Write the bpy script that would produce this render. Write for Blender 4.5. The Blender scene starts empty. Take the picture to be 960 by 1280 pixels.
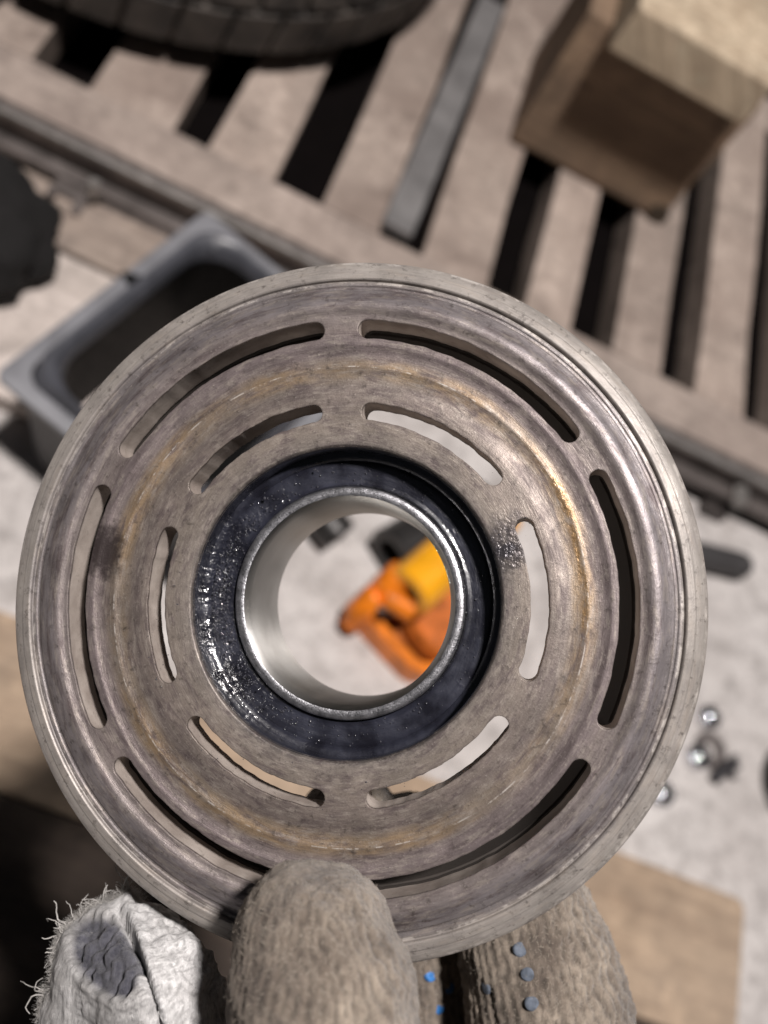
import bpy, bmesh, math, random
import numpy as np
from mathutils import Vector, Matrix, noise as mnoise
from mathutils.bvhtree import BVHTree
random.seed(7)
rng = np.random.default_rng(7)
S = bpy.context.scene
COL = S.collection
R = math.radians

# ------------------------------------------------------------------ camera, world, lamps, exposure
CAM_RIGHT = Vector((0.896915, 0.249877, 0.364837))
CAM_DOWN = Vector((0.397531, -0.816984, -0.417739))
CAM_FWD = Vector((0.193683, 0.519710, -0.832099))
EYE = Vector((0.0, 0.0, 0.60))
FPX = 1250.0
cam_data = bpy.data.cameras.new("camera")
cam = bpy.data.objects.new("camera", cam_data)
COL.objects.link(cam)
S.camera = cam
cam_data.sensor_fit = 'AUTO'
cam_data.sensor_width = 36.0
cam_data.lens = 36.0 * FPX / 1280.0
cam_data.clip_start = 0.01
cam_data.clip_end = 50.0
M = Matrix.Identity(4)
for i in range(3):
    M[i][0] = CAM_RIGHT[i]; M[i][1] = -CAM_DOWN[i]; M[i][2] = -CAM_FWD[i]; M[i][3] = EYE[i]
cam.matrix_world = M
cam_data.dof.use_dof = True
cam_data.dof.focus_distance = 0.173
cam_data.dof.aperture_fstop = 12.0

world = bpy.data.worlds.new("World")
S.world = world
world.use_nodes = True
world.node_tree.nodes["Background"].inputs[0].default_value = (0.80, 0.86, 1.0, 1)
world.node_tree.nodes["Background"].inputs[1].default_value = 0.025

def lamp(name, loc, target, power, size, color):
    d = bpy.data.lights.new(name, 'AREA')
    d.shape = 'DISK'; d.size = size; d.energy = power; d.color = color
    o = bpy.data.objects.new(name, d)
    COL.objects.link(o)
    o.location = loc
    o.rotation_euler = (Vector(target) - Vector(loc)).to_track_quat('-Z', 'Y').to_euler()
    return o
lamp("ceiling_lamp", (0.04, 0.09, 2.05), (0.15, 0.4, 0), 51.0, 0.17, (1.0, 0.94, 0.91))
lamp("second_ceiling_lamp", (1.35, 1.0, 2.1), (0.2, 0.4, 0), 1.6, 0.16, (0.94, 0.96, 1.0))

S.view_settings.view_transform = 'Standard'
S.view_settings.look = 'None'
S.view_settings.exposure = 0.0
S.view_settings.gamma = 1.0
S.view_settings.use_curve_mapping = False
S.render.engine = 'CYCLES'

# ------------------------------------------------------------------ placing helpers
def ray(px, py):
    return CAM_RIGHT * (px - 480) + CAM_DOWN * (py - 640) + CAM_FWD * FPX
def P(px, py, z):                       # point of the place at height z seen at that photo position
    r = ray(px, py)
    return EYE + r * ((z - EYE.z) / r.z)
def cam2w(x, y, z):                     # metres right, down and forward of the lens
    return EYE + CAM_RIGHT * x + CAM_DOWN * y + CAM_FWD * z
def D(px, py, depth):                   # point at a depth in front of the lens
    return cam2w((px - 480) / FPX * depth, (py - 640) / FPX * depth, depth)

def tag(o, label=None, cat=None, group=None, kind=None):
    if label: o['label'] = label
    if cat: o['category'] = cat
    if group: o['group'] = group
    if kind: o['kind'] = kind
    return o
def empty(name, loc=(0, 0, 0), rz=0.0, label=None, cat=None, group=None):
    o = bpy.data.objects.new(name, None)
    o.empty_display_size = 0.02
    COL.objects.link(o)
    o.location = loc; o.rotation_euler = (0, 0, rz)
    return tag(o, label, cat, group)

class MB:
    """collects simple shapes into one mesh"""
    def __init__(self): self.v = []; self.f = []
    def add(self, vs, fs):
        n = len(self.v); self.v += [tuple(p) for p in vs]; self.f += [tuple(n + i for i in q) for q in fs]; return self
    def box(self, x0, x1, y0, y1, z0, z1, mat=None, jit=0.0):
        vs = [Vector((x, y, z)) for z in (z0, z1) for y in (y0, y1) for x in (x0, x1)]
        if jit: vs = [p + Vector((random.uniform(-jit, jit), random.uniform(-jit, jit), random.uniform(-jit, jit))) for p in vs]
        if mat: vs = [mat @ p for p in vs]
        return self.add(vs, [(0, 2, 3, 1), (4, 5, 7, 6), (0, 1, 5, 4), (2, 6, 7, 3), (0, 4, 6, 2), (1, 3, 7, 5)])
    def prism(self, pts, z0, z1):       # polygon counter-clockwise seen from +z
        n = len(pts)
        vs = [(p[0], p[1], z0) for p in pts] + [(p[0], p[1], z1) for p in pts]
        fs = [tuple(range(n - 1, -1, -1)), tuple(range(n, 2 * n))]
        fs += [(i, (i + 1) % n, n + (i + 1) % n, n + i) for i in range(n)]
        return self.add(vs, fs)
    def lathe(self, prof, seg, mat=None, closed=False):
        n = len(prof); vs = []; fs = []
        for k in range(seg):
            a = 2 * math.pi * k / seg; c, s = math.cos(a), math.sin(a)
            for (r, z) in prof: vs.append(Vector((r * c, r * s, z)))
        if mat: vs = [mat @ p for p in vs]
        m = n if closed else n - 1
        for k in range(seg):
            k2 = (k + 1) % seg
            for i in range(m):
                j = (i + 1) % n
                fs.append((k * n + i, k2 * n + i, k2 * n + j, k * n + j))
        return self.add(vs, fs)
    def tube(self, pts, rads, seg=12, caps=True):
        pts = [Vector(p) for p in pts]
        if not hasattr(rads, '__len__'): rads = [rads] * len(pts)
        vs = []; fs = []
        ref = Vector((0.31, 0.17, 0.93)).normalized()
        for i, p in enumerate(pts):
            t = (pts[min(i + 1, len(pts) - 1)] - pts[max(i - 1, 0)]).normalized()
            a = t.cross(ref)
            if a.length < 1e-3: a = t.cross(Vector((1, 0, 0)))
            a.normalize(); b = t.cross(a)
            for k in range(seg):
                q = 2 * math.pi * k / seg
                vs.append(p + (a * math.cos(q) + b * math.sin(q)) * rads[i])
        for i in range(len(pts) - 1):
            for k in range(seg):
                k2 = (k + 1) % seg
                fs.append((i * seg + k, i * seg + k2, (i + 1) * seg + k2, (i + 1) * seg + k))
        if caps:
            fs.append(tuple(range(seg - 1, -1, -1)))
            fs.append(tuple((len(pts) - 1) * seg + k for k in range(seg)))
        return self.add(vs, fs)
    def build(self, name, mat, parent=None, smooth=None, bevel=0.0, bseg=2):
        me = bpy.data.meshes.new(name)
        me.from_pydata(self.v, [], self.f); me.update()
        bm = bmesh.new(); bm.from_mesh(me)
        bmesh.ops.recalc_face_normals(bm, faces=bm.faces)
        if bevel:
            es = [e for e in bm.edges if len(e.link_faces) == 2 and e.calc_face_angle(0) > 0.5]
            bmesh.ops.bevel(bm, geom=es, offset=bevel, segments=bseg, affect='EDGES', profile=0.6, clamp_overlap=True)
        bm.to_mesh(me); bm.free()
        if smooth is not None:
            for p in me.polygons: p.use_smooth = True
            me.set_sharp_from_angle(angle=R(smooth))
        me.materials.append(mat)
        o = bpy.data.objects.new(name, me)
        COL.objects.link(o)
        if parent: o.parent = parent
        return o

# ------------------------------------------------------------------ material helpers
class NT:
    def __init__(self, name):
        self.m = bpy.data.materials.new(name); self.m.use_nodes = True
        self.t = self.m.node_tree
        self.b = self.t.nodes['Principled BSDF']
    def n(self, typ, props=None, **ins):
        nd = self.t.nodes.new(typ)
        for k, v in (props or {}).items(): setattr(nd, k, v)
        for k, v in ins.items(): self.set(nd, k, v)
        return nd
    def set(self, nd, k, v):
        if k[0] == 'i' and k[1:].isdigit(): sock = nd.inputs[int(k[1:])]
        else: sock = nd.inputs[k.replace('_', ' ')]
        if isinstance(v, bpy.types.NodeSocket): self.t.links.new(v, sock)
        elif isinstance(v, bpy.types.Node): self.t.links.new(v.outputs[0], sock)
        else:
            if isinstance(v, tuple) and len(v) == 3 and sock.type == 'RGBA': v = v + (1,)
            sock.default_value = v
    def math(self, op, a, b=0.0, c=None, clamp=False):
        nd = self.n('ShaderNodeMath', {'operation': op, 'use_clamp': clamp}, i0=a, i1=b)
        if c is not None: self.set(nd, 'i2', c)
        return nd.outputs[0]
    def noise(self, vec, scale, detail=4, rough=0.55, dist=0.0):
        return self.n('ShaderNodeTexNoise', None, Vector=vec, Scale=scale, Detail=detail, Roughness=rough, Distortion=dist).outputs[0]
    def ramp(self, fac, stops, interp='LINEAR'):
        nd = self.n('ShaderNodeValToRGB', None, Fac=fac)
        cr = nd.color_ramp; cr.interpolation = interp
        while len(cr.elements) < len(stops): cr.elements.new(0.5)
        for e, (p, c) in zip(cr.elements, stops):
            e.position = p
            if not hasattr(c, '__len__'): c = (c, c, c)
            e.color = tuple(c) + (1,)
        return nd.outputs[0]
    def mix(self, fac, a, b, mode='MIX'):
        nd = self.n('ShaderNodeMix', {'data_type': 'RGBA', 'blend_type': mode})
        self.set(nd, 'i0', fac); self.set(nd, 'i6', a); self.set(nd, 'i7', b)
        return nd.outputs[2]
    def obj(self): return self.n('ShaderNodeTexCoord').outputs['Object']
    def rand(self): return self.n('ShaderNodeObjectInfo').outputs['Random']
    def map(self, vec, scale=(1, 1, 1), rot=(0, 0, 0), loc=(0, 0, 0)):
        return self.n('ShaderNodeMapping', None, Vector=vec, Scale=scale, Rotation=rot, Location=loc).outputs[0]
    def bump(self, h, strength, dist, normal=None):
        nd = self.n('ShaderNodeBump', None, Height=h, Strength=strength, Distance=dist)
        if normal is not None: self.set(nd, 'Normal', normal)
        return nd.outputs[0]
    def out(self, **k):
        for a, v in k.items(): self.set(self.b, a, v)
        return self.m

def mat_plain(name, col, rough=0.5, metal=0.0, var=0.25, scale=60, bump=0.3, bdist=0.0006, coat=0.0):
    t = NT(name); v = t.obj()
    n1 = t.noise(v, scale, 5); n2 = t.noise(v, scale * 7, 3)
    f = t.ramp(n1, [(0.3, 1 - var), (0.7, 1 + var * 0.5)])
    c = t.mix(1.0, col + (1,), f, 'MULTIPLY')
    rr = t.ramp(n2, [(0.3, max(0.04, rough - 0.12)), (0.7, min(1, rough + 0.12))])
    h = t.math('ADD', n1, t.math('MULTIPLY', n2, 0.5))
    return t.out(Base_Color=c, Roughness=rr, Metallic=metal, Normal=t.bump(h, bump, bdist), Coat_Weight=coat)

def mat_wood(name, light, dark, dirt, grain_axis=1, scale=1.0, dirt_amt=0.5, rough=0.75, rot=(0, 0, 0), grain=1.0, speck=1.0):
    t = NT(name); v = t.obj(); rnd = t.rand()
    off = t.n('ShaderNodeCombineXYZ', None, X=t.math('MULTIPLY', rnd, 7.0), Y=t.math('MULTIPLY', rnd, 3.0), Z=t.math('MULTIPLY', rnd, 5.0))
    v = t.n('ShaderNodeVectorMath', {'operation': 'ADD'}, i0=v, i1=off).outputs[0]
    sc = [26 * scale] * 3; sc[grain_axis] = 2.2 * scale
    g = t.map(t.map(v, rot=rot), scale=tuple(sc))
    a = t.noise(g, 2.0, 6, 0.6, 1.2)
    b = t.noise(g, 9.0, 5, 0.65, 0.4)
    spots = t.noise(v, 34 * scale, 5, 0.6)
    big = t.noise(v, 9 * scale, 4, 0.6)
    c = t.mix(t.ramp(a, [(0.5 - 0.16 / max(grain, .3), 0.0), (0.5 + 0.16 / max(grain, .3), 1.0)]), dark, light)
    fine = t.noise(v, 120 * scale, 6, 0.65)
    c = t.mix(1.0, c, t.ramp(fine, [(0.3, 1 - 0.26 * speck), (0.7, 1 + 0.2 * speck)]), 'MULTIPLY')
    c = t.mix(1.0, c, t.ramp(t.noise(v, 22 * scale, 5, 0.7), [(0.32, 0.66), (0.5, 1.0), (0.72, 1.16)]), 'MULTIPLY')
    c = t.mix(t.ramp(b, [(0.42, 0.0), (0.62, 0.55 * grain)]), c, tuple(x * 0.72 for x in dark))
    c = t.mix(t.math('MULTIPLY', t.ramp(big, [(0.4, 0.0), (0.66, 1.0)]), dirt_amt), c, dirt)
    c = t.mix(t.ramp(spots, [(0.58, 0.0), (0.7, 0.6)]), c, tuple(x * 0.62 for x in dirt))
    c = t.mix(t.ramp(t.noise(v, 15 * scale, 6, 0.7), [(0.56, 0.0), (0.68, 0.45)]), c, tuple(min(0.8, x * 1.35) for x in light))
    v2 = t.ramp(rnd, [(0.0, 0.84), (1.0, 1.1)])
    c = t.mix(1.0, c, v2, 'MULTIPLY')
    h = t.math('ADD', t.math('MULTIPLY', a, 0.6), t.math('ADD', b, t.math('MULTIPLY', spots, 0.5)))
    return t.out(Base_Color=c, Roughness=rough, Normal=t.bump(h, 0.55, 0.0012), Specular_IOR_Level=0.3)

# floor ----------------------------------------------------------------
def mat_floor():
    t = NT('concrete'); v = t.obj()
    a = t.noise(v, 6, 5, 0.6); b = t.noise(v, 38, 6, 0.65); c = t.noise(v, 260, 4, 0.6)
    col = t.mix(t.ramp(a, [(0.35, 0), (0.65, 1)]), (0.52, 0.485, 0.465), (0.63, 0.60, 0.58))
    col = t.mix(t.ramp(b, [(0.34, 0.85), (0.54, 0.0)]), col, (0.33, 0.305, 0.290))
    e = t.noise(v, 110, 5, 0.7)
    col = t.mix(t.ramp(e, [(0.36, 0.6), (0.47, 0.0)]), col, (0.27, 0.25, 0.24))
    col = t.mix(t.ramp(c, [(0.30, 0.5), (0.45, 0.0)]), col, (0.30, 0.28, 0.27))
    col = t.mix(t.ramp(c, [(0.60, 0.0), (0.72, 0.4)]), col, (0.72, 0.70, 0.67))
    h = t.math('ADD', b, t.math('MULTIPLY', c, 0.6))
    return t.out(Base_Color=col, Roughness=0.8, Normal=t.bump(h, 0.45, 0.0015), Specular_IOR_Level=0.3)
fm = MB(); fm.add([(-4, -4, 0), (4, -4, 0), (4, 4, 0), (-4, 4, 0)], [(0, 1, 2, 3)])
tag(fm.build('floor', mat_floor()), kind='structure')

# ------------------------------------------------------------------ floor boards under the hand
W_board = mat_wood('floor_board_wood', (0.50, 0.375, 0.265), (0.34, 0.245, 0.17), (0.36, 0.285, 0.22), 0, 0.8, 0.5)
def board(name, x0, x1, y0, y1, z0, z1, m, label, cat, group=None, cham=None):
    o_loc = Vector(((x0 + x1) / 2, (y0 + y1) / 2, z0))
    b = MB()
    if cham:
        pts = [(x0, y0), (x1, y0), (x1, y1 - cham), (x1 - cham * 0.9, y1), (x0, y1)]
        b.prism([(p[0] - o_loc.x, p[1] - o_loc.y) for p in pts], 0, z1 - z0)
    else:
        b.box(x0 - o_loc.x, x1 - o_loc.x, y0 - o_loc.y, y1 - o_loc.y, 0, z1 - z0)
    o = b.build(name, m, bevel=0.0012)
    o.location = o_loc
    return tag(o, label, cat, group)
bd = board('floor_board', -0.30, 0.455, 0.105, 0.198, 0.001, 0.016, W_board,
           'wide tan wooden board on the concrete floor, ending at lower right below the pulley', 'board', cham=0.005)
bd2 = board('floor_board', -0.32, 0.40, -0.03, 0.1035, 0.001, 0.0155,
            mat_wood('shadow_board_wood', (0.085, 0.062, 0.048), (0.05, 0.036, 0.028), (0.06, 0.045, 0.036), 0, 0.8, 0.5),  # shadow of hand and pulley painted in as near-black wood
            'floor board with shadow painted into its colour, behind the gloved hand, nearest the camera', 'board')

# ------------------------------------------------------------------ slatted rack
W_slat = mat_wood('grey_painted_wood', (0.45, 0.375, 0.325), (0.33, 0.265, 0.225), (0.25, 0.195, 0.165), 1, 0.9, 0.75, grain=0.35)
W_cross = mat_wood('grey_painted_wood_cross', (0.45, 0.375, 0.33), (0.34, 0.28, 0.24), (0.30, 0.24, 0.21), 0, 0.9, 0.75, grain=0.35)
STEEL_DK = mat_plain('dark_painted_steel', (0.075, 0.064, 0.060), 0.5, 0.3, 0.4, 50)
STEEL_MD = mat_plain('worn_steel', (0.20, 0.175, 0.165), 0.45, 0.5, 0.4, 60)
STEEL_LT = mat_plain('bare_steel', (0.42, 0.40, 0.38), 0.4, 0.6, 0.4, 80)
HS = 0.055
K = 1.09                      # rack plan measured at another height: real size
GAP_SHADE = mat_plain('gap_shade_black', (0.004, 0.003, 0.003), 0.95)  # near-black, stands in for the shade below the slats
GAP_SHADE.node_tree.nodes['Principled BSDF'].inputs['Specular IOR Level'].default_value = 0.05
rack = empty('slatted_rack', (0.05, 0.8, 0), 0,
             'low grey slatted rack with dark steel front rail, carrying the tyre and the wood block', 'rack')
def rl(x, y): return x * K - 0.05, y * K - 0.8
gaps = [(-0.345, -0.305), (-0.268, -0.232), (-0.196, -0.1556), (-0.0985, -0.0721), (-0.0251, 0.012), (0.0555, 0.0890),
        (0.1395, 0.1720), (0.2093, 0.2450), (0.2870, 0.3183), (0.3610, 0.3960), (0.4400, 0.4760), (0.52, 0.555)]
gaps = gaps[1:]
edges = [-0.305]
for a, b in gaps: edges += [a, b]
edges += [0.60]
for i in range(0, len(edges), 2):
    x0, x1 = edges[i], edges[i + 1]
    lx0, ly0 = rl(x0, 0.5193 + random.uniform(0, 0.0003)); lx1, ly1 = rl(x1, 1.20)
    b = MB()
    n = 8                                # slightly warped slat
    for k in range(n):
        ya = ly0 + (ly1 - ly0) * k / n; yb = ly0 + (ly1 - ly0) * (k + 1) / n
    vs = []; fs = []
    for k in range(n + 1):
        y = ly0 + (ly1 - ly0) * k / n
        w = [random.uniform(-0.0012, 0.0012) for _ in range(4)]
        dz = 0.0008 * math.sin(k * 1.3 + i)
        vs += [(lx0 + w[0], y, HS - 0.036), (lx1 + w[1], y, HS - 0.036), (lx1 + w[2], y, HS + dz), (lx0 + w[3], y, HS + dz)]
    for k in range(n):
        q = k * 4
        for e in range(4): fs.append((q + e, q + (e + 1) % 4, q + 4 + (e + 1) % 4, q + 4 + e))
    fs += [(3, 2, 1, 0), (n * 4, n * 4 + 1, n * 4 + 2, n * 4 + 3)]
    b.add(vs, fs)
    b.build('slat', W_slat, rack, bevel=0.0007)
def rbox(name, x0, x1, y0, y1, z0, z1, m, parent=rack, bevel=0.001):
    a = rl(x0, y0); c = rl(x1, y1)
    return MB().box(a[0], c[0], a[1], c[1], z0, z1).build(name, m, parent, bevel=bevel)
rbox('front_board', -0.305, 0.60, 0.4785, 0.519, HS - 0.036, HS + 0.0002, W_cross, bevel=0.0007)
rbox('gap_shade_panel', -0.30, 0.595, 0.4850, 1.245, 0.012, 0.016, GAP_SHADE)  # added sheet, keeps the gaps between slats black as shade
rbox('gap_shade_skirt', -0.30, 0.595, 0.5000, 0.5040, 0.0162, HS - 0.0363, GAP_SHADE)  # added strip, same painted shade at the front of the gaps
rbox('back_board', -0.305, 0.60, 1.2015, 1.25, HS - 0.036, HS, W_cross)
for y in (0.93, 1.1):
    rbox('cross_bearer', -0.30, 0.595, y, y + 0.05, 0.0165, HS - 0.0365, W_cross)
# steel front rail: L edge, web, ledge
er = rbox('edge_angle', -0.31, 0.605, 0.4735, 0.4782, HS - 0.020, HS - 0.0015, STEEL_MD)
rbox('rail_lip', -0.31, 0.605, 0.4700, 0.4732, HS - 0.0060, HS - 0.0025, STEEL_LT, bevel=0.0005)
rbox('rail_web', -0.31, 0.605, 0.4745, 0.4784, HS - 0.040, HS - 0.0203, STEEL_DK)
rbox('rail_ledge', -0.31, 0.605, 0.4640, 0.4742, HS - 0.034, HS - 0.027, STEEL_MD)
rbox('lower_flange', -0.31, 0.605, 0.4660, 0.4742, HS - 0.0435, HS - 0.0402, STEEL_DK)
for x in (-0.29, 0.56):
    for y in (0.485, 1.19):
        rbox('foot', x, x + 0.035, y, y + 0.03, 0.0, 0.0115, STEEL_DK)
# latch on the left of the rail, tab and bolt on the right
def on_rail(px, py, z, y=0.466 * K):
    r = ray(px, py); t = (y - EYE.y) / r.y; return EYE + r * t
lp = on_rail(100, 232, 0.06)
lx, ly = lp.x - 0.05, 0.4635 * K - 0.8
lb = MB()
lb.box(lx - 0.016, lx + 0.010, ly - 0.012, ly + 0.002, HS - 0.046, HS - 0.030)
lb.box(lx - 0.016, lx - 0.010, ly - 0.020, ly - 0.012, HS - 0.046, HS - 0.026)
lb.box(lx + 0.003, lx + 0.010, ly - 0.022, ly - 0.012, HS - 0.050, HS - 0.030)
lt = lb.build('latch', STEEL_MD, rack, bevel=0.001)
MB().tube([(lx + 0.012, ly - 0.006, HS - 0.026), (lx + 0.012, ly - 0.006, HS - 0.012)], 0.004, 10).build('latch_pin', STEEL_LT, lt, smooth=40)
MB().box(lx + 0.018, lx + 0.070, ly - 0.012, ly + 0.002, HS - 0.052, HS - 0.0355).build('hinge_plate', STEEL_MD, rack, bevel=0.001)
rp = on_rail(935, 612, 0.07); rx, ry = rp.x - 0.05, 0.466 * K - 0.8
MB().tube([(rx, ry + 0.006, HS - 0.022), (rx, ry - 0.010, HS - 0.022)], 0.0065, 6).build('bolt_head', STEEL_LT, rack, smooth=30)
rp = on_rail(882, 640, 0.05); rx, ry = rp.x - 0.05, 0.466 * K - 0.8
MB().box(rx - 0.012, rx + 0.010, ry - 0.010, ry + 0.002, HS - 0.056, HS - 0.0437).build('hanging_tab', STEEL_DK, rack, bevel=0.001)

# flat steel bar lying in the fourth gap
bar = MB()
bar.box(-0.0115, 0.0115, 0, 0.29, 0, 0.008)
bo = bar.build('steel_bar', mat_plain('blue_grey_steel', (0.23, 0.222, 0.22), 0.5, 0.3, 0.35, 40), bevel=0.001)
bo.scale = (K, K, K); bo.location = (0.0645 * K, 0.524 * K, HS + 0.0013); bo.rotation_euler = (R(0.8), 0, R(-2.0))
tag(bo, 'long blue grey flat steel bar lying along a gap between the rack slats', 'steel bar')

# ------------------------------------------------------------------ wood block and plank on the rack
W_pine = mat_wood('old_pine', (0.36, 0.25, 0.165), (0.235, 0.16, 0.11), (0.21, 0.15, 0.105), 0, 1.0, 0.5, grain=1.3, speck=0.3)
W_end = mat_wood('pine_end', (0.74, 0.61, 0.45), (0.50, 0.39, 0.275), (0.58, 0.47, 0.34), 2, 1.0, 0.4, rot=(0, R(38), 0), grain=1.5, speck=0.25)
blk = MB().box(-0.071, 0.071, 0.0, 0.11, 0, 0.121, jit=0.0015).build('wood_block', W_pine, bevel=0.003)
blk.scale = (K, K, K); blk.location = (0.194 * K, 0.675 * K, HS + 0.0016)
tag(blk, 'square brown wooden block standing on the grey slats under a thick plank', 'wood block')
MB().tube([(0.066, -0.0035, 0.007), (0.066, 0.02, 0.007)], 0.0085, 14).build('knot', mat_plain('dark_knot', (0.05, 0.035, 0.022), 0.8), blk, smooth=40)
pl = MB().box(-0.054, 0.054, -0.033, 0.13, 0, 0.036, jit=0.001).build('wood_plank', W_end, bevel=0.002)
pl.scale = (K, K, K); pl.location = (0.1965 * K, 0.675 * K, HS + 0.124 * K)
tag(pl, 'thick short plank lying on top of the wooden block and overhanging its front', 'plank')

# ------------------------------------------------------------------ tyre
def make_tyre():
    t = NT('tyre_rubber'); v = t.obj()
    a = t.noise(v, 40, 5, 0.6); b = t.noise(v, 220, 4)
    col = t.mix(t.ramp(a, [(0.4, 0), (0.7, 1)]), (0.030, 0.027, 0.025), (0.105, 0.090, 0.078))
    rub = t.out(Base_Color=col, Roughness=0.65, Normal=t.bump(t.math('ADD', a, b), 0.5, 0.001))
    root = empty('tyre', (-0.222 * K, 0.797 * K, HS), 0.2, 'worn black car tyre lying on its side on the grey slats', 'tyre')
    root.scale = (K, K, K)
    prof = [(0.165, 0.015), (0.19, 0.004), (0.215, 0.002), (0.236, 0.016), (0.246, 0.034), (0.249, 0.060), (0.249, 0.130),
            (0.246, 0.156), (0.236, 0.174), (0.215, 0.188), (0.19, 0.186), (0.165, 0.175), (0.160, 0.165), (0.160, 0.025)]
    MB().lathe(prof, 96, closed=True).build('carcass', rub, root, smooth=50)
    tr = MB(); N = 46
    for row, (z0, z1, ph) in enumerate([(0.024, 0.058, 0), (0.063, 0.092, 0.5), (0.097, 0.127, 0.2), (0.132, 0.166, 0.6)]):
        for k in range(N):
            a0 = 2 * math.pi * (k + ph + 0.05) / N; a1 = 2 * math.pi * (k + ph + 0.93) / N
            m = 3; vs = []; fs = []
            for j in range(m + 1):
                a = a0 + (a1 - a0) * j / m
                sl = 0.012 * (-1 if row % 2 else 1)
                for (r, z) in ((0.240, z0), (0.2545 if row not in (0,) else 0.2500, z0), (0.2545 if row != 3 else 0.250, z1), (0.240, z1)):
                    aa = a + sl * (z - z0) / 0.03
                    vs.append((r * math.cos(aa), r * math.sin(aa), z))
            for j in range(m):
                for e in range(4): fs.append((j * 4 + e, j * 4 + (e + 1) % 4, j * 4 + 4 + (e + 1) % 4, j * 4 + 4 + e))
            fs += [(0, 1, 2, 3), (m * 4 + 3, m * 4 + 2, m * 4 + 1, m * 4)]
            tr.add(vs, fs)
    tr.build('tread', rub, root, bevel=0.0008, bseg=1)
make_tyre()

# ------------------------------------------------------------------ grey plastic bin
def rrect(w, h, r, n=8):
    pts = []
    for cx, cy, a0 in ((w / 2 - r, h / 2 - r, 0), (-w / 2 + r, h / 2 - r, 90), (-w / 2 + r, -h / 2 + r, 180), (w / 2 - r, -h / 2 + r, 270)):
        for k in range(n + 1):
            a = R(a0 + 90 * k / n); pts.append((cx + r * math.cos(a), cy + r * math.sin(a)))
    return pts
def loft(mb, loops, close=True):
    n = len(loops[0]); vs = [p for l in loops for p in l]; fs = []
    for i in range(len(loops) - 1):
        for k in range(n):
            fs.append((i * n + k, i * n + (k + 1) % n, (i + 1) * n + (k + 1) % n, (i + 1) * n + k))
    return mb.add(vs, fs)
def make_bin():
    plastic = mat_plain('grey_plastic', (0.21, 0.212, 0.228), 0.42, 0.0, 0.25, 45, 0.2)
    inner = mat_plain('bin_black', (0.003, 0.003, 0.003), 0.6, 0.0, 0.3, 45, 0.2)  # near-black for the bin's inside and the flange notch
    c = (P(10, 470, 0.1) + P(250, 282, 0.1) + P(330, 330, 0.1)) / 3
    a = (P(250, 282, 0.1) - P(10, 470, 0.1)); ang = math.atan2(a.y, a.x)
    W, L = 0.150, 0.190
    ey = Vector((math.cos(ang), math.sin(ang), 0)); ex = Vector((ey.y, -ey.x, 0))
    mid = P(10, 470, 0.0935) + ey * (L * 0.475) + ex * (W * 0.5 - 0.006)
    root = empty('plastic_bin', (mid.x, mid.y, 0), ang - math.pi / 2,
                 'open grey plastic bin with rounded corners and dark inside, left behind the pulley', 'bin')
    def L_(w, h, r, z): return [(x, y, z) for x, y in rrect(w, h, r)]
    n = len(rrect(1, 1, .1))
    body = MB()
    loft(body, [L_(W - 0.034, L - 0.034, 0.016, 0.001), L_(W - 0.028, L - 0.028, 0.02, 0.004), L_(W - 0.012, L - 0.012, 0.018, 0.0893)])
    body.f.append(tuple(range(n - 1, -1, -1)))
    body.build('bin_wall', mat_plain('shaded_plastic', (0.045, 0.044, 0.047), 0.5, 0.0, 0.4, 60, 0.3), root, smooth=40)  # the grey plastic again, with the outer wall's shade in its colour
    fl = MB()
    loft(fl, [L_(W - 0.012, L - 0.012, 0.014, 0.0895), L_(W, L, 0.007, 0.0895), L_(W, L, 0.007, 0.0930), L_(W - 0.003, L - 0.003, 0.007, 0.0940), L_(W - 0.020, L - 0.020, 0.014, 0.0937)])
    fl.build('flange', plastic, root, smooth=40)
    rm = MB()
    loft(rm, [L_(W - 0.0202, L - 0.0202, 0.016, 0.0925), L_(W - 0.022, L - 0.022, 0.020, 0.1000), L_(W - 0.025, L - 0.025, 0.022, 0.1025), L_(W - 0.029, L - 0.029, 0.024, 0.1020),
              L_(W - 0.036, L - 0.036, 0.026, 0.0970), L_(W - 0.038, L - 0.038, 0.026, 0.088)])
    rm.build('rim', mat_plain('blue_grey_plastic', (0.070, 0.072, 0.084), 0.4, 0.0, 0.3, 70, 0.3), root, smooth=40)
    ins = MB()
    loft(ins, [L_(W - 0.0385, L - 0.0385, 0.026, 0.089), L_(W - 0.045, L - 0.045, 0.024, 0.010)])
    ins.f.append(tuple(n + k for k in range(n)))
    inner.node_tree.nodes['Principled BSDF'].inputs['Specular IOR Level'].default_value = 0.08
    ins.build('bin_inside', inner, root, smooth=40)
    # dark notch cut in the outer flange
    MB().prism([(-W / 2 - 0.0012, 0.012), (-W / 2 + 0.0105, 0.006), (-W / 2 + 0.0105, 0.020)], 0.0890, 0.0952).build('flange_notch', inner, root)
make_bin()

# planks on the floor behind the bin
W_fl = mat_wood('grey_floor_plank', (0.40, 0.33, 0.28), (0.30, 0.24, 0.20), (0.33, 0.27, 0.235), 0, 0.7, 0.5)
q = P(60, 303, 0.02)
board('floor_plank', q.x - 0.20, q.x + 0.17, q.y + 0.001, 0.5030, 0.0, 0.020, W_fl,
      'grey brown plank on the floor under the front rail of the rack, left of the bin', 'plank')
W_pale = mat_wood('pale_floor_plank', (0.60, 0.53, 0.49), (0.47, 0.41, 0.37), (0.50, 0.44, 0.40), 0, 0.9, 0.4)
board('pale_plank', q.x - 0.17, q.x + 0.16, q.y - 0.125, q.y - 0.002, 0.0, 0.018, W_pale,
      'pale dusty plank on the floor beside the left wall of the grey bin', 'plank')
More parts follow.
